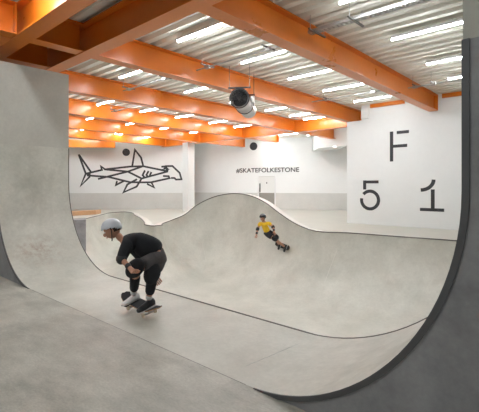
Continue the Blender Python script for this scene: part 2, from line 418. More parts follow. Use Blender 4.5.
# ---------------------------------------------------------------- orange steel
FB, FW, FT = 4.27, .30, .022
def ibeam_u(name, v, u0, u1, label, group):
    b = MB(); w = FW/2
    b.box(u0, u1, v-w, v+w, FB, FB+FT+.01); b.box(u0, u1, v-w, v+w, CEIL-.012-FT, CEIL-.012); b.box(u0, u1, v-.012, v+.012, FB+FT, CEIL-.03)
    o = b.build(name, M['orange']); return tag(o, label, 'beam', group)
def ibeam_v(name, u, v0, v1, label, group, fb=FB+.02, w=FW/2, plate=True):
    b = MB()
    b.box(u-w, u+w, v0, v1, fb, fb+FT); b.box(u-w, u+w, v0, v1, CEIL-.012-FT, CEIL-.012); b.box(u-.012, u+.012, v0, v1, fb+FT, CEIL-.03)
    if plate:
        for vv in (v0+.01, v1-.01): b.box(u-w, u+w, vv-.008, vv+.008, fb+FT, CEIL-.03)
    o = b.build(name, M['orange']); return tag(o, label, 'beam', group)
G1, G2, G3 = 2.72, 3.93, 16.4
G = 'orange steel girders across the hall'
ibeam_u('steel_girder', G1, -13.8, 5, 'orange steel girder nearest the camera, crossing the top left corner', G)
ibeam_u('steel_girder', G2, -13.8, 5, 'second orange steel girder, resting above the tall left wall end, dark red web', G)
ibeam_u('steel_girder', G3, -21.9, -7.9, 'far orange girder carried by the white column', G)
G = 'orange steel beams running into the hall'
w = FW/2
US = [-4.45, -7.78, -11.18, -14.58, -18.0, -21.4]
names = ['long orange beam ending at the white sign wall, the nearest lengthwise one', 'second long orange beam, behind the hanging duct fan',
         'third long orange beam back from the sign wall', 'fourth long orange beam back, glowing yellow near its lamps',
         'fifth long orange beam back, towards the shark mural', 'sixth and farthest long orange beam, above the shark mural']
for u, nm in zip(US, names):
    ibeam_v('steel_beam', u, G2+w, (FV-.02 if u > -5 else G3-w), nm, G)
for u, nm in ((-9.35, 'short orange beam added to darken the gap above the left wall, between the near girders'), (-7.78, 'short orange beam between the two near girders, above the left wall'), (-11.18, 'short orange beam between the near girders, behind the left wall top')):  # first beam is added so the gap over the left wall reads dark
    ibeam_v('steel_beam', u, G1+w, G2-w, nm, G, plate=False)
ibeam_v('steel_beam', -7.78, -6.9, G1-w, 'orange beam at the very top left corner, ending at the nearest girder', G)
for u, ve, nm in ((-11.18, 20.4, 'orange beam end running from the far girder to the hashtag wall, right one'), (-14.58, 19.4, 'orange beam from the far girder towards the hashtag wall, middle one'),
              (-18.0, 20.2, 'orange beam from the far girder towards the hashtag wall, beside the white column')):
    ibeam_v('steel_beam', u, G3+w, ve, nm, G)
# low fascia beam along the shark wall
q0 = at(66, HY, 25.0); q1 = at(115, HY, 25.4); d = (q1-q0).normalized(); nn = Vector((d.y, -d.x, 0))
b = MB(); c = (q0+q1)/2; c.z = 4.33
b.obox(c, (q1-q0)/2, nn*.12, (0, 0, .24)); o = b.build('fascia_beam', M['orange'], bevel=.01)
tag(o, 'short deep orange beam high above the shark tail', 'beam')
# thin edge angles at the head of the sign wall
for x0, x1, nm in ((370, 404, 'thin orange angle at ceiling on sign wall, left of the beam end'), (442, 480, 'thin orange angle at ceiling on sign wall, right of the beam end')):
    o = MB().box(at_v(x0, 100, FV-.1).x, at_v(x1, 100, FV-.1).x, FV-.11, FV-.01, CEIL-.16, CEIL-.02).build('ceiling_angle', M['orange'], bevel=.005)
    tag(o, nm, 'trim', 'thin orange angles along the sign wall head')

# ---------------------------------------------------------------- lamps
LZ = 4.735; LL = 1.36; LK = (LZ-CAMH)/(4.62-CAMH)   # rows measured at 4.62 m
def batten(u0, v, label, group, first=[None]):
    if first[0] is None:
        r = empty('batten_light', (0, 0, 0))
        MB().box(-LL/2, LL/2, -.046, .046, -.002, .06).build('housing', M['housing'], r, bevel=.006)
        MB().tube([(-LL/2+.01, 0, 0), (LL/2-.01, 0, 0)], .036, 14).build('diffuser', M['lamp'], r, smooth=50)
        for sx in (-.5, .5): MB().tube([(sx, 0, .055), (sx, 0, CEIL-LZ+.002)], .006, 6).build('hanger', M['galv'], r)
        first[0] = r
    else: r = copy_tree(first[0])
    r.location = (u0+LL/2, v, LZ); tag(r, label, 'light', group); return r
GL = 'glowing strip lights under the corrugated ceiling'
rows = [(-6.5, (5.26, 7.22, 9.18, 11.05, 13.14), 'the bay left of the first long beam'),
        (-3.2, (5.95, 8.14, 10.34, 12.16), 'the bay right of the first long beam'),
        (-9.85, (5.94, 8.25, 10.35, 12.36, 14.0, 15.1), 'the bay behind the duct fan'),
        (-13.75, (5.4, 7.35, 9.2, 11.0, 13.0, 14.7), 'the fourth bay back'),
        (-17.0, (6.5, 8.6, 10.6, 12.6, 14.6), 'the fifth bay back'),
        (-20.4, (8.0, 10.0, 12.0, 14.0), 'the sixth bay back'),
        (-23.2, (8.4, 10.6), 'the farthest bay, added to light the mural')]  # last row is added to brighten the shark wall
ordn = ['nearest', 'second', 'third', 'fourth', 'fifth', 'sixth']
for u0, vs_, nm in rows:
    for i, v in enumerate(vs_):
        batten(u0*LK, v*LK, f'strip light, {ordn[i]} from the camera in {nm}', GL)
for u0, v, nm in ((-16.8, 18.0, 'left'), (-13.2, 18.2, 'middle'), (-10.2, 18.2, 'right'), (-20.0, 17.6, 'outer left'), (-16.8, 20.4, 'added back left'), (-13.2, 20.6, 'added back middle'), (-9.9, 20.3, 'added back right')):  # the three back battens are added to brighten the hashtag wall
    batten(u0, v, f'strip light beyond the far girder, {nm} one', GL)
for x_, Z_, nm in ((80, 23.6, 'above the shark mural tail'), (116, 24.2, 'above the middle of the shark mural'), (152, 24.8, 'above the shark mural head'),
                   (212, 24.6, 'near the hashtag wall, leftmost'), (250, 24.2, 'near the hashtag wall, above the black disc'), (288, 23.6, 'near the hashtag wall, right of the disc'), (306, 21.5, 'left of the white ceiling box')):
    p_ = at(x_, HY, Z_); batten(p_.x-LL/2, p_.y, f'strip light {nm}', GL)  # added battens, there to brighten both back walls
for u0, v, nm in ((-7.0, 2.3, 'beside the nearest girder, above the left foreground'), (-9.9, -.8, 'added out of view over the foreground floor, left one'), (-3.2, -1.0, 'added out of view over the foreground floor, middle one'), (-6.5, -.9, 'added out of view over the foreground floor, inner left one'), (1.2, -1.4, 'added out of view over the foreground floor, right one'), (-6.5, -4.5, 'added behind the camera, left one'), (-1, -4.5, 'added behind the camera, middle one')):  # all but the girder batten are unseen, added to brighten the camera side
    batten(u0, v, f'glowing strip light {nm}', GL)

# ---------------------------------------------------------------- cable tray, conduits
tr = empty('cable_tray', (-1, 6.75, 4.5)); tag(tr, 'perforated grey metal cable tray hung below the ceiling at upper right', 'cable tray')
b = MB(); b.box(-4.27, .8, 6.68, 6.685, 4.60, 4.66); b.box(-4.27, .8, 6.815, 6.82, 4.60, 4.66)
b.box(-4.27, .8, 6.685, 6.70, 4.60, 4.604); b.box(-4.27, .8, 6.80, 6.815, 4.60, 4.604)
k = -4.27
while k < .8: b.box(k, k+.045, 6.70, 6.80, 4.60, 4.604); k += .09
b.build('tray', M['galv'], tr)
for k in (-4.1, -3.3, -1.2): MB().box(k-.02, k+.02, 6.45, 7.05, 4.57, 4.598).build('support_bar', M['coping'], tr); MB().tube([(k, 6.5, 4.6), (k, 6.5, CEIL)], .006, 6).build('rod', M['galv'], tr); MB().tube([(k, 7.0, 4.6), (k, 7.0, CEIL)], .006, 6).build('rod', M['galv'], tr)
rebase(tr)
def conduit(u0, u1, v, zc, label, ks):
    r = empty('conduit', (u0, v, zc)); tag(r, label, 'conduit', 'thin grey conduits below the ceiling')
    MB().tube([(u0, v, zc), (u1, v, zc)], .02, 8).build('pipe', M['galv'], r, smooth=60)
    for k in ks:
        MB().box(k-.015, k+.015, v-.22, v+.22, zc+.02, zc+.045).build('bracket', M['coping'], r)
        MB().tube([(k, v-.18, zc+.04), (k, v-.18, CEIL)], .006, 6).build('rod', M['galv'], r)
        MB().box(k-.07, k+.07, v-.05, v+.05, zc-.035, zc+.03).build('junction_box', M['galv'], r)
    rebase(r)
conduit(-7.6, -4.6, 6.75, 4.55, 'thin grey conduit continuing the cable tray in the bay above the duct fan', (-7.2, -5.3))
conduit(-7.6, -4.6, 12.15, 4.6, 'thin grey conduit with small box, left of the long beam near the sign wall', (-5.35, -7.0))
conduit(-4.3, .8, 12.2, 4.55, 'thin grey conduit near the sign wall, right of the nearest long beam', (-4.1, -3.6))
conduit(-11.0, -7.95, 6.75, 4.58, 'thin grey conduit in the bay behind the duct fan', (-10.7, -8.9))
conduit(-14.4, -11.35, 8.3, 4.58, 'thin grey conduit in the fourth bay back', (-14.1, -12.2))

# ---------------------------------------------------------------- duct fan
fc = at(239.3, 98, 10.7); dirv = Vector((RC*.166-RS*.986, RS*.166+RC*.986, 0)).normalized()
sid = Vector((0, 0, 1)).cross(dirv).normalized(); up = Vector((0, 0, 1)); R0 = .245
fan = empty('duct_fan', fc); tag(fan, 'galvanised cylindrical duct fan with black grille hanging from the ceiling', 'fan')
def P_(a, s_, h): return fc+dirv*a+sid*s_+up*h
def ring(a, r, nn=32): return [P_(a, r*math.cos(t), r*math.sin(t)) for t in [2*PI*i/nn for i in range(nn)]]
b = MB(); prof = [(0, R0*.93), (-.02, R0), (.06, R0+.012), (.08, R0), (.75, R0), (.77, R0+.012), (.79, R0), (1.55, R0), (1.75, R0), (1.77, R0*.9), (1.2, R0*.9), (.12, R0*.9), (0, R0*.93)]
vs = []; fs = []
for a, r in prof: vs += ring(a, r)
for i in range(len(prof)-1):
    for j in range(32): fs.append((i*32+j, i*32+(j+1) % 32, (i+1)*32+(j+1) % 32, (i+1)*32+j))
b.add(vs, fs); b.build('casing', M['galv'], fan, smooth=35)
b = MB()
for r in (.05, .09, .13, .17, .21): b.tube(ring(-.012, r), .004, 6, closed=True)
for i in range(8): t = PI*i/8; b.tube([P_(-.016, R0*.93*math.cos(t), R0*.93*math.sin(t)), P_(-.016, -R0*.93*math.cos(t), -R0*.93*math.sin(t))], .005, 6)
b.build('grille', M['grille'], fan, smooth=60)
b = MB()
for i in range(7):
    t = 2*PI*i/7
    for (r0_, r1_) in ((.05, .215),):
        vs = [P_(.10, r0_*math.cos(t-.25), r0_*math.sin(t-.25)), P_(.14, r0_*math.cos(t+.3), r0_*math.sin(t+.3)), P_(.15, r1_*math.cos(t+.28), r1_*math.sin(t+.28)), P_(.09, r1_*math.cos(t-.22), r1_*math.sin(t-.22))]
        vs2 = [p+dirv*.006 for p in vs]; b.add(vs+vs2, [(0,1,2,3),(7,6,5,4),(0,4,5,1),(1,5,6,2),(2,6,7,3),(3,7,4,0)])
b.build('impeller', M['grille'], fan)
MB().tube([P_(.05, 0, 0), P_(.3, 0, 0)], [.055, .06], 20).build('motor_hub', M['coping'], fan, smooth=40)
MB().tube([P_(.32, 0, 0), P_(.33, 0, 0)], R0*.89, 28).build('back_screen', M['grille'], fan)
for a in (.02, .9):
    b = MB(); b.tube(ring(a, R0+.018), .012, 8, closed=True); b.build('clamp_band', M['grille'], fan, smooth=60)
    MB().obox(P_(a, 0, R0+.035), dirv*.02, sid*(R0+.06), up*.018).build('hanger_bar', M['rust'] if a > .5 else M['grille'], fan)
    for s_ in (-1, 1):
        top = P_(a, s_*(R0+.03), R0+.03); MB().tube([top, Vector((top.x, top.y, CEIL))], .007 if a < .5 else .009, 6).build('rod', M['coping'] if a < .5 else M['rust'], fan)
MB().obox(P_(.5, -R0-.05, .06), dirv*.1, sid*.05, up*.08).build('terminal_box', M['galv'], fan, bevel=.006)
rebase(fan)

# ---------------------------------------------------------------- sign wall lettering F 5 1 (flat shapes standing on the wall)
def plate(polys, plane, name, m, label, cat, proud=.012):
    """polys: closed outlines in wall coordinates (s, h); plane(s, h, depth) -> point"""
    b = MB()
    for pl in polys:
        k = len(pl); b.add([plane(s, h, proud) for s, h in pl]+[plane(s, h, .001) for s, h in pl],
            [tuple(range(k)), tuple(range(k, 2*k))[::-1]]+[(i, k+i, k+(i+1) % k, (i+1) % k) for i in range(k)])
    o = b.build(name, m); return tag(o, label, cat)
fplane = lambda s, h, d: (s, FV-d, h)
def fw(x, y): p = at_v(x, y, FV); return (p.x, p.z)
def strip(pts, w):
    """thick polyline as quads in 2-D, mitred"""
    L = []; R = []; k = len(pts)
    for i, p in enumerate(pts):
        p = Vector(p); a = Vector(pts[max(i-1, 0)]); c = Vector(pts[min(i+1, k-1)])
        d1 = (p-a).normalized() if i > 0 else (c-p).normalized(); d2 = (c-p).normalized() if i < k-1 else d1
        t = (d1+d2)
        if t.length < .3: t = d2
        t.normalize(); nn = Vector((-t.y, t.x)); s_ = w/2/max(.45, abs(nn.dot(Vector((-d2.y, d2.x)))))
        L.append(p+nn*s_); R.append(p-nn*s_)
    return [[L[i], L[i+1], R[i+1], R[i]] for i in range(k-1)]
SW = .125
def hv(x): return at_v(x, 187, FV).x
GS = 'charcoal characters on the white sign wall'
xF = hv(391.6)
hF0, hF1, hFm = fw(391.6, 161.5)[1], fw(391.6, 131.6)[1], fw(398, 146)[1]
polys = strip([(xF, hF0), (xF, hF1)], SW)+strip([(xF+SW/2, hFm), (hv(407.2), hFm)], SW*.9)+strip([(hv(396.8), hF1-SW*.45), (hv(409), hF1-SW*.45)], SW*.9)
plate(polys, fplane, 'letter_sign', M['sign'], 'large charcoal stencil letter F at the top of the white wall', 'sign')['group'] = GS
top = fw(365, 182)[1]; x5 = hv(364.7)
c5 = (hv(370.0), fw(370, 200)[1]); r5 = (hv(378.6)-hv(361.6))/2
c5 = ((hv(378.8)+hv(361.4))/2+.0, c5[1]); 
arc = [(c5[0]+r5*math.cos(a), c5[1]+r5*math.sin(a)) for a in [math.radians(140-i*10) for i in range(34)]]
polys = strip([(x5+.0, fw(365, 189.5)[1]), (x5+.0, top+SW/2)], SW)+strip([(x5+SW/2, top), (hv(378.6), top)], SW*.9)+strip(arc, SW)
plate(polys, fplane, 'number_sign', M['sign'], 'large charcoal stencil number 5 low on the left of the white wall', 'sign')['group'] = GS
x1 = hv(432.8); b0 = fw(432, 209.8)[1]
q0 = (x1+.03, fw(434, 179.6)[1]); q1 = (hv(420.8), fw(421, 190.0)[1])
arc = []
for i in range(11):
    a = i/10*PI/2; arc.append((q1[0]+(q0[0]-q1[0])*math.sin(a), q0[1]+(q1[1]-q0[1])*math.cos(a)))
polys = strip([(hv(420), b0), (hv(444.2), b0)], SW*.9)+strip([(x1, b0), (x1, fw(432, 189.4)[1])], SW)+strip(arc, SW)
plate(polys, fplane, 'number_sign', M['sign'], 'large charcoal stencil number 1 low on the right of the white wall', 'sign')['group'] = GS

# ---------------------------------------------------------------- back walls: mural, lettering, discs, door
def wallplane(A, B, off=.0):
    A = Vector((A.x, A.y, 0)); d = (Vector((B.x, B.y, 0))-A).normalized()
    nrm = Vector((d.y, -d.x, 0))
    if nrm.dot(Vector((RS, -RC, 0))) < 0: nrm = -nrm
    def pl(s, h, dep): q = A+d*s+nrm*(dep+off); return (q.x, q.y, h)
    def px(x, y):
        ray = Vector((RC*(x-CX)/F-RS, RS*(x-CX)/F+RC, 0)); # hits A + d s
        den = ray.x*(-d.y)+ray.y*d.x; Z = (A.x*(-d.y)+A.y*d.x)/den
        q = ray*Z; return ((q-A).dot(d), CAMH-(y-HY)/F*Z)
    return pl, px, d, nrm
spl, spx, sd, sn = wallplane(sharkL, sharkR)
Ls = [[(90.7,171.7),(78.7,154.4),(85.8,173.7),(80.7,185.8),(90,176.4)], [(85.8,173.7),(102,169.9),(101,166.4),(105,169.4),(130,166.6),(143,166.2),(168,171.4)],
      [(105,169.4),(127.8,171.6),(143,166.2)], [(87,175.3),(90.5,173.5)], [(87,175.4),(108.8,177),(130,182.2),(141,182.4),(151,182.3),(169.6,178.2),(168.6,176.2),(163,176)],
      [(98,179),(127.8,171.6),(141.6,178.5),(168,171.4)], [(117,181),(116,185),(123.5,181.2)],
      [(141.6,178.5),(136.7,186.6),(123.5,192.3),(127.4,184.4),(137,179.2)], [(132.3,165.8),(134.9,149.8),(141,157.5),(143.3,166.2)],
      [(145,170.4),(142.6,175.2),(144.6,177.4)], [(148.6,171),(146.4,175),(148,176.6)], [(151.4,172),(150,175),(151,176)],
      [(147,183.8),(154,187.4),(151.6,182.6)], [(161.4,166.8),(165,166.4),(168,169),(163.4,168.4)], [(165,166.2),(172.4,166),(179.6,172.8),(181.5,179.3),(176,179.6),(174.5,178),(171,178)], [(165,167),(168,171.2)], [(161.6,169.6),(166.5,171.2)]]
polys = []
for l in Ls: polys += strip([spx(*p) for p in l], .058*2.1)
plate(polys, spl, 'shark_mural', M['sign'], 'black line drawing of a hammerhead shark on the white back wall', 'mural', .006)
def disc(pl, px, x, y, r, label):
    s, h = px(x, y); pts = [(s+r*math.cos(a), h+r*math.sin(a)) for a in [2*PI*i/32 for i in range(32)]]
    plate([pts], pl, 'wall_disc', M['black'], label, 'disc', .03)['group'] = 'black round discs high on the back walls'
disc(spl, spx, 126.2, 152.3, .245, 'black round disc above the shark mural, left of its fin')
hpl, hpx, hd, hn = wallplane(hashL, hashR)
disc(hpl, hpx, 253.6, 146.3, .275, 'black round disc high above the hashtag lettering')
# lettering
cu = bpy.data.curves.new('lettering', 'FONT'); cu.body = '#SKATEFOLKESTONE'; cu.extrude = .006; cu.offset = .012; cu.align_x = 'LEFT'
to = bpy.data.objects.new('tmp', cu); COL.objects.link(to); bpy.context.view_layer.update()
dg = bpy.context.evaluated_depsgraph_get(); me = bpy.data.meshes.new_from_object(to.evaluated_get(dg))
bpy.data.objects.remove(to); bpy.data.curves.remove(cu)
s0, h0 = hpx(236.2, 173.2); s1, _ = hpx(299.2, 172); _, h1 = hpx(236.2, 168.4)
xs = [v.co.x for v in me.vertices]; ys = [v.co.y for v in me.vertices]
kx = (s1-s0)/(max(xs)-min(xs)); ky = (h1-h0)/(max(ys)-min(ys)); x0, y0 = min(xs), min(ys)
for v in me.vertices:
    q = hpl(s0+(v.co.x-x0)*kx, h0+(v.co.y-y0)*ky, .012+v.co.z); v.co = q
me.materials.clear(); me.materials.append(M['sign'])
o = bpy.data.objects.new('hashtag_lettering', me); COL.objects.link(o); tag(o, 'row of dark capital letters reading #SKATEFOLKESTONE on the white back wall', 'sign')
# door
dr = empty('door_1', Vector(hpl(hpx(267, 187)[0], DK, 0)))
struct(dr)
sA, sB = hpx(259.3, 187)[0], hpx(274.6, 187)[0]; hT = 2.28
def hbox(s0, s1, z0, z1, d0, d1, name, m, par):
    vs = [hpl(s, zz, d) for zz in (z0, z1) for s, d in ((s0, d0), (s1, d0), (s1, d1), (s0, d1))]
    return MB().add(vs, [(0,3,2,1),(4,5,6,7),(0,1,5,4),(1,2,6,5),(2,3,7,6),(3,0,4,7)]).build(name, m, par)
hbox(sA, sB, WB, hT, .002, .03, 'leaf', M['door'], dr); hbox(sA, sB, DK, WB, .002, .03, 'lower_leaf', M['kick'], dr)
hbox(sA-.09, sA, DK, hT+.08, .002, .06, 'frame', M['housing'], dr); hbox(sB, sB+.09, DK, hT+.08, .002, .06, 'frame', M['housing'], dr)
hbox(sA, sB, hT, hT+.05, .002, .06, 'frame', M['greyband'], dr)
hbox(sA+.03, sA+.10, 1.25, 1.85, .03, .07, 'handle', M['coping'], dr)
hbox((sA+sB)/2-.03, (sA+sB)/2+.03, 1.83, 1.93, .03, .045, 'viewer', M['sign'], dr)
rebase(dr)
s, h = hpx(267.3, 165.3)
o = hbox(s-.17, s+.17, h-.06, h+.07, .002, .10, 'emergency_light', M['spot'], None); tag(o, 'small glowing emergency light above the lettering and door', 'light')
p = at(334.5, 147.6, 21.9); p.z = 3.84
o = MB().tube([p, p-Vector((0, 0, .06))], [.08, .10], 16).build('downlight', M['spot'], smooth=50); tag(o, 'small bright downlight under the white ceiling box', 'light')

# ---------------------------------------------------------------- people
def skin_obj(name, chains, m, parent, sub=2, loc=None):
    """chains: list of lists of (point, radius or (rx, ry)) ; points shared by equal keys join"""
    me = bpy.data.meshes.new(name); bm = bmesh.new(); lay = bm.verts.layers.skin.verify(); reg = {}
    for ch in chains:
        prev = None; newisland = True
        for i, (p, r) in enumerate(ch):
            key = tuple(round(c, 4) for c in p)
            if key in reg: vtx = reg[key]; newisland = False
            else:
                vtx = bm.verts.new(p); rr = r if isinstance(r, (tuple, list)) else (r, r); vtx[lay].radius = rr; reg[key] = vtx
            if prev is not None and bm.edges.get((prev, vtx)) is None: bm.edges.new((prev, vtx))
            prev = vtx
        if newisland: reg[tuple(round(c, 4) for c in ch[0][0])][lay].use_root = True
    bm.to_mesh(me); bm.free(); me.materials.append(m)
    o = bpy.data.objects.new(name, me); COL.objects.link(o)
    sk = o.modifiers.new('Skin', 'SKIN'); sk.use_smooth_shade = True; sk.branch_smoothing = .4
    sb = o.modifiers.new('Sub', 'SUBSURF'); sb.levels = sub; sb.render_levels = sub
    bpy.context.view_layer.update(); dg = bpy.context.evaluated_depsgraph_get()
    me2 = bpy.data.meshes.new_from_object(o.evaluated_get(dg)); o.modifiers.clear(); o.data = me2
    me2.polygons.foreach_set('use_smooth', [True]*len(me2.polygons))
    if not me2.materials: me2.materials.append(m)
    if parent: o.parent = parent
    return o
def ellipsoid(b, c, ax, ay, az, n=20, m_=14, cut=None, f=None):
    vs = []; fs = []
    for i in range(m_+1):
        ph = PI*i/m_
        for j in range(n):
            th = 2*PI*j/n; d = (math.sin(ph)*math.cos(th), math.sin(ph)*math.sin(th), math.cos(ph))
            k = f(d) if f else 1
            vs.append(c+(ax*d[0]+ay*d[1]+az*d[2])*k)
    for i in range(m_):
        for j in range(n):
            if cut and cut(PI*(i+.5)/m_, 2*PI*(j+.5)/n): continue
            fs.append((i*n+j, i*n+(j+1) % n, (i+1)*n+(j+1) % n, (i+1)*n+j))
    b.add(vs, fs)
def hand_chains(wrist, direc, side, s=1.0, curl=.5):
    """palm then five unequal bent fingers, thumb off the side"""
    d = direc.normalized(); sd_ = (side-d*side.dot(d)).normalized(); nrm = d.cross(sd_)
    palm = wrist+d*.055*s; pe = wrist+d*.085*s
    ch = [[(wrist, .024*s), (palm, (.036*s, .022*s)), (pe, (.034*s, .017*s))]]
    for k, (off, ln) in enumerate(((-.030, .058), (-.010, .070), (.010, .075), (.030, .068))):
        b0 = wrist+d*.07*s+sd_*off*s; b1 = wrist+d*(.098)*s+sd_*off*1.15*s
        b2 = b1+(d*.75+nrm*curl).normalized()*ln*.55*s; b3 = b2+(d*.35+nrm*curl*1.6).normalized()*ln*.45*s
        ch.append([(b0, .010*s), (b1, .0098*s), (b2, .009*s), (b3, .0078*s)])
    t0 = wrist+d*.028*s+sd_*.022*s; t1 = wrist+d*.05*s+sd_*.052*s+nrm*.008*s; t2 = t1+(d*.8+sd_*.35+nrm*.4).normalized()*.034*s
    ch.append([(t0, .012*s), (t1, .0115*s), (t2, .0095*s)])
    return ch
def head_parts(c, fwd, upv, s, root, body_mat, helmet_mat, hair=True):
    """head with face; fwd = where it looks, upv = top of head"""
    fwd = fwd.normalized(); upv = (upv-fwd*upv.dot(fwd)).normalized(); sdv = upv.cross(fwd)
    b = MB()
    def shape(d):
        # d: (fwd, side, up)
        k = 1.0
        if d[2] < -.1: k *= 1-.16*min(1, (-.1-d[2]))          # jaw narrows
        if d[0] > .2 and d[2] < 0: k *= 1+.06*d[0]
        return k
    ellipsoid(b, c, fwd*.098*s, sdv*.077*s, upv*.118*s, 28, 22, f=shape)
    # nose, brow
    ellipsoid(b, c+fwd*.100*s-upv*.022*s, fwd*.020*s, sdv*.013*s, upv*.024*s, 12, 10)
    for q in (-1, 1):
        ellipsoid(b, c+sdv*q*.079*s-upv*.012*s-fwd*.004*s, fwd*.018*s, sdv*.009*s, upv*.030*s, 12, 10)
    b.build('head', M['skin'], root, smooth=60)
    b = MB()
    for q in (-1, 1): ellipsoid(b, c+fwd*.085*s+sdv*q*.031*s+upv*.004*s, fwd*.012*s, sdv*.014*s, upv*.009*s, 12, 10)
    b.build('eyes', M['eye'], root, smooth=60)
    b = MB()
    for q in (-1, 1): ellipsoid(b, c+fwd*.095*s+sdv*q*.031*s+upv*.004*s, fwd*.004*s, sdv*.006*s, upv*.006*s, 10, 8)
    b.build('pupils', M['hair'], root, smooth=60)
    b = MB(); ellipsoid(b, c+fwd*.089*s-upv*.062*s, fwd*.010*s, sdv*.024*s, upv*.008*s, 12, 8); b.build('mouth', M['lips'], root, smooth=60)
    b = MB(); ellipsoid(b, c-fwd*.012*s+upv*.006*s, fwd*.096*s, sdv*.083*s, upv*.119*s, 24, 18, cut=lambda ph, th: ph > 2.0 or (math.cos(th) > .15 and ph > 1.1))
    b.build('hair', M['hair'], root, smooth=60)
    # helmet: skate helmet shell with thickness and rim, reaching lower at the back
    hl = MB(); hc = c+upv*.028*s-fwd*.006*s
    def hcut(ph, th): return ph > (1.62-.22*math.cos(th) if math.cos(th) > 0 else 1.62+.45*(-math.cos(th)))
    ellipsoid(hl, hc, fwd*.128*s, sdv*.108*s, upv*.122*s, 32, 24, cut=hcut)
    h = hl.build('helmet', helmet_mat, root, smooth=60)
    so = h.modifiers.new('Solid', 'SOLIDIFY'); so.thickness = .018*s; so.offset = -1
    bp = []
    for q in (-1, 1):
        bp = [hc+sdv*q*.104*s-upv*.01*s, c+sdv*q*.082*s-upv*.06*s+fwd*.02*s, c-upv*.122*s+fwd*.05*s]
        if q == -1: L_ = bp
    MB().tube(L_+bp[::-1][1:], .006*s, 6).build('chin_strap', M['blackplastic'], h, smooth=60)
def pad(b, c, axis, out, r, ln):
    """cupped pad round a joint"""
    axis = axis.normalized(); out = (out-axis*out.dot(axis)).normalized(); sd_ = axis.cross(out)
    ellipsoid(b, c, out*r*1.1, sd_*r, axis*ln, 18, 14)
def limb(a, bpt, ra, rb, k=3, bulge=.0):
    out = []
    for i in range(k+1):
        t = i/k; out.append((a.lerp(bpt, t), (ra+(rb-ra)*t)*(1+bulge*math.sin(PI*min(1, t*1.6)))))
    return out
def foot_mesh(name, ankle, toe_dir, upv, root, m, s=1.0):
    toe_dir = (toe_dir-upv*toe_dir.dot(upv)).normalized(); sd_ = upv.cross(toe_dir)
    b = MB(); prof = [(-.085, .028, .075), (-.07, .036, .095), (-.02, .040, .105), (.03, .042, .080), (.09, .048, .058), (.14, .047, .048), (.175, .034, .036), (.185, .015, .024)]
    vs = []; fs = []; nn = 12
    for x, w_, hgt in prof:
        for j in range(nn):
            t = 2*PI*j/nn; cx_, cz_ = math.cos(t), math.sin(t)
            vs.append(ankle+toe_dir*x*s+sd_*(abs(cx_)**.7*math.copysign(1, cx_))*w_*s+upv*((-.09)+(hgt*.5*(1+abs(cz_)**.7*math.copysign(1, cz_))))*s)
    for i in range(len(prof)-1):
        for j in range(nn): fs.append((i*nn+j, i*nn+(j+1) % nn, (i+1)*nn+(j+1) % nn, (i+1)*nn+j))
    fs += [tuple(range(nn)), tuple(range((len(prof)-1)*nn, len(prof)*nn))[::-1]]
    b.add(vs, fs); o = b.build(name, m, root, smooth=60)
    b = MB(); b.obox(ankle+toe_dir*.045*s-upv*.090*s, toe_dir*.13*s, sd_*.043*s, upv*.008*s); b.build('sole', M['sock'] if m is not M['sock'] else M['blackplastic'], o, bevel=.006*s)
    return o
def skateboard(c, fwd, upv, label, s=1.0, wheelbase=.36):
    """c = centre of the deck top; fwd along the board"""
    upv = upv.normalized(); fwd = (fwd-upv*fwd.dot(upv)).normalized(); sd_ = upv.cross(fwd)
    r = empty('skateboard', c-upv*.12); tag(r, label, 'skateboard')
    xs_ = [-.41, -.39, -.34, -.28, -.2, 0, .2, .28, .34, .39, .41]
    def hw(x): a = abs(x); return .10 if a < .28 else .10*math.sqrt(max(.02, 1-((a-.28)/.135)**2))
    def hz(x): a = abs(x); return 0 if a < .24 else (a-.24)*.38*min(1, (a-.24)/.06+.3)
    for nm, z0, z1, m in (('deck', -.012, -.001, M['maple']), ('grip_tape', -.001, .0015, M['grip'])):
        b = MB(); vs = []; fs = []
        for x in xs_:
            for zz in (z0, z1):
                for q in (-1, -.6, 0, .6, 1): vs.append(c+fwd*x*s+sd_*hw(x)*q*s+upv*(hz(x)+zz+.006*abs(q)**2)*s)
        for i in range(len(xs_)-1):
            o_ = i*10; p_ = o_+10
            for j in range(4): fs += [(o_+j, p_+j, p_+j+1, o_+j+1), (o_+5+j, o_+6+j, p_+6+j, p_+5+j)]
            fs += [(o_, o_+5, p_+5, p_), (o_+4, p_+4, p_+9, o_+9)]
        fs += [(0,1,6,5),(1,2,7,6),(2,3,8,7),(3,4,9,8)]; e_ = (len(xs_)-1)*10
        fs += [(e_,e_+5,e_+6,e_+1),(e_+1,e_+6,e_+7,e_+2),(e_+2,e_+7,e_+8,e_+3),(e_+3,e_+8,e_+9,e_+4)]
        b.add(vs, fs); b.build(nm, m, r, smooth=35)
    for q in (-1, 1):
        tc = c+fwd*q*wheelbase/2*s
        b = MB(); b.obox(tc-upv*.018*s, fwd*.035*s, sd_*.028*s, upv*.006*s); b.tube([tc-upv*.02*s, tc-upv*.055*s], [.022*s, .012*s], 10)
        b.tube([tc-upv*.062*s-sd_*.09*s, tc-upv*.062*s+sd_*.09*s], .011*s, 10); t_ = b.build('truck', M['galv'], r, smooth=40)
        for k in (-1, 1):
            w0 = tc-upv*.062*s+sd_*k*.072*s; w1 = tc-upv*.062*s+sd_*k*.104*s
            MB().tube([w0, w0.lerp(w1, .2), w0.lerp(w1, .8), w1], [.024*s, .028*s, .028*s, .024*s], 18).build('wheel', M['wheel'], r, smooth=40)
    rebase(r); return r
UP = Vector((0, 0, 1)); CR = Vector((RC, RS, 0)); CF = Vector((-RS, RC, 0))   # camera right / forward

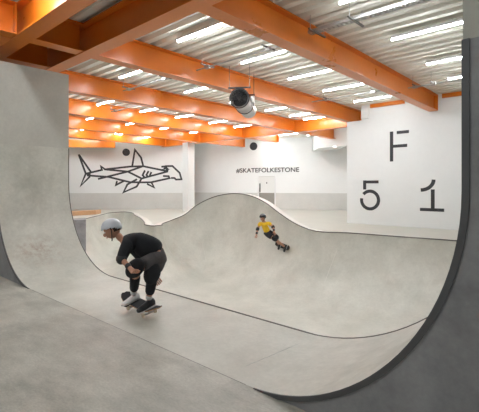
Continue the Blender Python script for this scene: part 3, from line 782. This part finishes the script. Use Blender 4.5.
# ---- near skater, crouched, heading left
bc = at(141, 305.8, 5.07); bc.z = .110
bfwd = Vector((-1, .05, .0)); bup = (UP+Vector((.03, -.12, 0))).normalized()
skateboard(bc, bfwd+UP*.04, bup, 'dark skateboard under the black-clad skater, in the half-pipe')
rt = empty('person', Vector((bc.x, bc.y, 0)))
tag(rt, 'person in white helmet, black top and grey shorts crouched on a skateboard', 'person')
W = lambda x, y, dz=0: at(x+1.5, y+2.2, 5.06+dz)
pel = W(157, 253, .0); belly = W(149, 246, -.02); chest = W(136, 240.5, -.04); upch = W(128, 239, -.05); neck = W(120.5, 236.5, -.05); headc = W(110.5, 228, -.06)
side = (CF*.9+CR*.1)       # rider's shoulder line runs away from camera
shN = W(126, 242, -.20); shF = W(125, 238, .13); hipN = W(156.5, 256, -.12); hipF = W(158.5, 255, .12)
knN = W(134.5, 266, -.34); anN = bc+bfwd.normalized()*.17+bup*.098
knF = W(151.5, 271, -.24); anF = bc-bfwd.normalized()*.19+bup*.098
elN = W(120, 256.5, -.33); wrN = W(128.5, 266, -.46); elF = W(141, 257, .20); wrF = W(152, 272.5, .12)
arms = [[(upch, (.098, .088)), (shN, .058)]+limb(shN, elN, .052, .040)[1:]+limb(elN, wrN, .040, .026)[1:],
        [(upch, (.098, .088)), (shF, .058)]+limb(shF, elF, .052, .040)[1:]+limb(elF, wrF, .040, .026)[1:]]
legs = [[(pel, (.125, .115)), (hipN, .092)]+limb(hipN, knN, .088, .060)[1:]+limb(knN, anN, .058, .036, 4, .12)[1:],
        [(pel, (.125, .115)), (hipF, .092)]+limb(hipF, knF, .088, .060)[1:]+limb(knF, anF, .058, .036, 4, .12)[1:]]
spine = [[(pel, (.125, .115)), (belly, (.115, .11)), (chest, (.118, .108)), (upch, (.098, .088)), (neck, .055), (neck.lerp(headc, .6), .052)]]
hands = hand_chains(wrN, (wrN-elN), CR*.5+CF*.2-UP*.2, 1, .7)+hand_chains(wrF, (wrF-elF), -CR, 1, .6)
skin_obj('body', spine+arms+legs+hands, M['skin'], rt)
g = .045
shirt = [[(pel, (.165, .16)), (belly, (.135+g, .13+g)), (chest, (.14+g, .125+g)), (upch, (.135+g, .12+g)), (upch.lerp(neck, .55), (.09, .085))],
         [(upch, .1), (shN, .088)]+limb(shN, elN, .082, .068, 3)[1:]+[(elN.lerp(wrN, .25), .052)], [(upch, .1), (shF, .088)]+limb(shF, elF, .082, .068, 3)[1:]+[(elF.lerp(wrF, .25), .052)]]
skin_obj('black_top', shirt, M['blackcloth'], rt)
shorts = [[(pel.lerp(belly, .35), (.14, .135)), (pel, (.15, .145)), (hipN, .115)]+limb(hipN, hipN.lerp(knN, .80), .112, .098, 3)[1:],
          [(pel, .14), (hipF, .115)]+limb(hipF, hipF.lerp(knF, .80), .112, .098, 3)[1:]]
skin_obj('shorts', shorts, M['greycloth'], rt)
for kn, hp, an in ((knN, hipN, anN), (knF, hipF, anF)):
    b = MB(); pad(b, kn-CR*.01, (an-kn).normalized()*.6+(kn-hp).normalized()*.4, -CR-CF*.4, .092, .14)
    b.build('knee_pad', M['blackcloth'], rt, smooth=60)
for kn, an in ((knN, anN), (knF, anF)):
    skin_obj('shin_guard', [limb(kn.lerp(an, .2), kn.lerp(an, .8), .075, .058, 3)], M['blackcloth'], rt)
    skin_obj('sock', [limb(kn.lerp(an, .78), kn.lerp(an, .97), .049, .044, 2)], M['sock'], rt)
    foot_mesh('shoe', an, (CR*-.55-CF*.85), bup, rt, M['sock'] if an is anN else M['blackplastic'])
for el, sh, wr in ((elN, shN, wrN), (elF, shF, wrF)):
    b = MB(); pad(b, el, (wr-sh), (el-sh.lerp(wr, .5)), .060, .075)
    b.build('elbow_pad', M['blackplastic'], rt, smooth=60)
for el, wr in ((elN, wrN), (elF, wrF)): skin_obj('wrist_guard', [limb(el.lerp(wr, .62), wr, .042, .034, 2)], M['blackplastic'], rt)
head_parts(headc, -CR*.85-CF*.25-UP*.38, UP*.8-CR*.5, 1.0, rt, M['skin'], M['whiteplastic'])
rebase(rt)

# ---- far skater on the bowl wall
from mathutils.bvhtree import BVHTree
bvh = BVHTree.FromPolygons([Vector(v) for v in BV[0]], BV[1])
cam0 = Vector((0, 0, CAMH)); ray = (at(285, 246.8, 10)-cam0).normalized()
hit, nrm, idx, dd = bvh.ray_cast(cam0, ray)
if nrm.dot(ray) > 0: nrm = -nrm
Zs = hit.x*-RS+hit.y*RC
print('far skater', hit, nrm, Zs)
bupv = (nrm).normalized()
travel = (Vector((-.95, -.1, -.2))); travel = (travel-bupv*travel.dot(bupv)).normalized()
c2 = hit+bupv*.094
bd2 = ray-bupv*ray.dot(bupv); bd2.normalize()
skateboard(c2, bd2, bupv, 'dark skateboard under the yellow-shirted skater on the far bowl wall', .9)
rt = empty('person', hit); tag(rt, 'person in yellow T-shirt, dark helmet and black shorts leaning on the far bowl wall', 'person')
W2 = lambda x, y, dz=0: at(x, y, Zs+dz)
pel = W2(268.2, 232.6, -.32); belly = W2(266.4, 230, -.36); chest = W2(265, 226.3, -.40); upch = W2(264.3, 223.6, -.42); neck = W2(263.6, 221.2, -.44); headc = W2(262.8, 217.8, -.47)
shL = W2(260, 223.5, -.38); shR = W2(268.9, 223.3, -.44); elL = W2(257.6, 229, -.40); wrL = W2(256.4, 234.6, -.5); elR = W2(272.9, 226.8, -.38); wrR = W2(274.3, 231.4, -.55)
hL = W2(266.2, 233.4, -.36); hR = W2(270, 233.0, -.26); kL = W2(274.5, 238.8, -.52); kR = W2(276.2, 236.8, -.22)
aL = c2+bd2*-.15+bupv*.095; aR = c2+bd2*.15+bupv*.095
spine = [[(pel, (.13, .11)), (belly, (.115, .10)), (chest, (.12, .10)), (upch, (.10, .085)), (neck, .052), (neck.lerp(headc, .6), .05)]]
arms = [[(upch, .1), (sh, .056)]+limb(sh, el, .052, .040)[1:]+limb(el, wr, .040, .027)[1:] for sh, el, wr in ((shL, elL, wrL), (shR, elR, wrR))]
legs = [[(pel, .12), (h_, .09)]+limb(h_, k_, .09, .062)[1:]+limb(k_, a_, .06, .038, 4, .12)[1:] for h_, k_, a_ in ((hL, kL, aL), (hR, kR, aR))]
hands = hand_chains(wrL, wrL-elL, CR, 1, .5)+hand_chains(wrR, wrR-elR, -CR, 1, .5)
skin_obj('body', spine+arms+legs+hands, M['skin'], rt)
skin_obj('yellow_shirt', [[(pel.lerp(belly, .5), (.14, .125)), (belly, (.135, .12)), (chest, (.155, .13)), (upch, (.145, .115)), (upch.lerp(neck, .6), .07)],
    [(upch, .1), (shL, .082)]+limb(shL, shL.lerp(elL, .5), .080, .072, 2)[1:], [(upch, .1), (shR, .082)]+limb(shR, shR.lerp(elR, .45), .080, .072, 2)[1:]], M['yellow'], rt)
skin_obj('shorts', [[(pel.lerp(belly, .5), (.15, .13)), (pel, (.16, .15)), (hL, .12)]+limb(hL, hL.lerp(kL, .75), .118, .10, 3)[1:], [(pel, .15), (hR, .12)]+limb(hR, hR.lerp(kR, .75), .118, .10, 3)[1:]], M['blackcloth'], rt)
for kn, hp, an in ((kL, hL, aL), (kR, hR, aR)):
    b = MB(); pad(b, kn, (an-hp), -CF+UP*.3, .085, .12); b.build('knee_pad', M['blackcloth'], rt, smooth=60)
for el, sh, wr in ((elL, shL, wrL), (elR, shR, wrR)):
    b = MB(); pad(b, el, (wr-sh), (el-sh.lerp(wr, .5)), .062, .085); b.build('elbow_pad', M['blackplastic'], rt, smooth=60)
for el, wr in ((elL, wrL), (elR, wrR)): skin_obj('wrist_guard', [limb(el.lerp(wr, .5), wr, .046, .038, 2)], M['blackplastic'], rt)
for a_ in (aL, aR): foot_mesh('shoe', a_, -CR*.8-CF*.6, bupv, rt, M['blackplastic'])
head_parts(headc, -CF*.6-CR*.7-UP*.25, UP, 1.0, rt, M['skin'], M['blackplastic'])
rebase(rt)

# ---------------------------------------------------------------- world, camera
wd_ = bpy.data.worlds.new('World'); S.world = wd_; wd_.use_nodes = True
wd_.node_tree.nodes['Background'].inputs[0].default_value = (.9, .92, 1, 1); wd_.node_tree.nodes['Background'].inputs[1].default_value = .05
cd = bpy.data.cameras.new('Camera'); cam = bpy.data.objects.new('Camera', cd); COL.objects.link(cam); S.camera = cam
cam.location = (0, 0, CAMH); cd.sensor_fit = 'HORIZONTAL'; cd.sensor_width = 36; cd.lens = 36*F/479
cam.rotation_euler = (PI/2, 0, math.atan2(RS, RC))
cd.shift_y = -(206-HY)/479; cd.clip_start = .05; cd.clip_end = 200
S.view_settings.view_transform = 'Standard'; S.view_settings.look = 'None'; S.view_settings.gamma = 1; S.view_settings.exposure = 0.52
S.view_settings.use_curve_mapping = False
try:
    S.cycles.use_denoising = True; S.cycles.max_bounces = 8; S.cycles.diffuse_bounces = 5
    S.cycles.sample_clamp_indirect = 6; S.cycles.use_light_tree = True
except Exception as ex: print(ex)
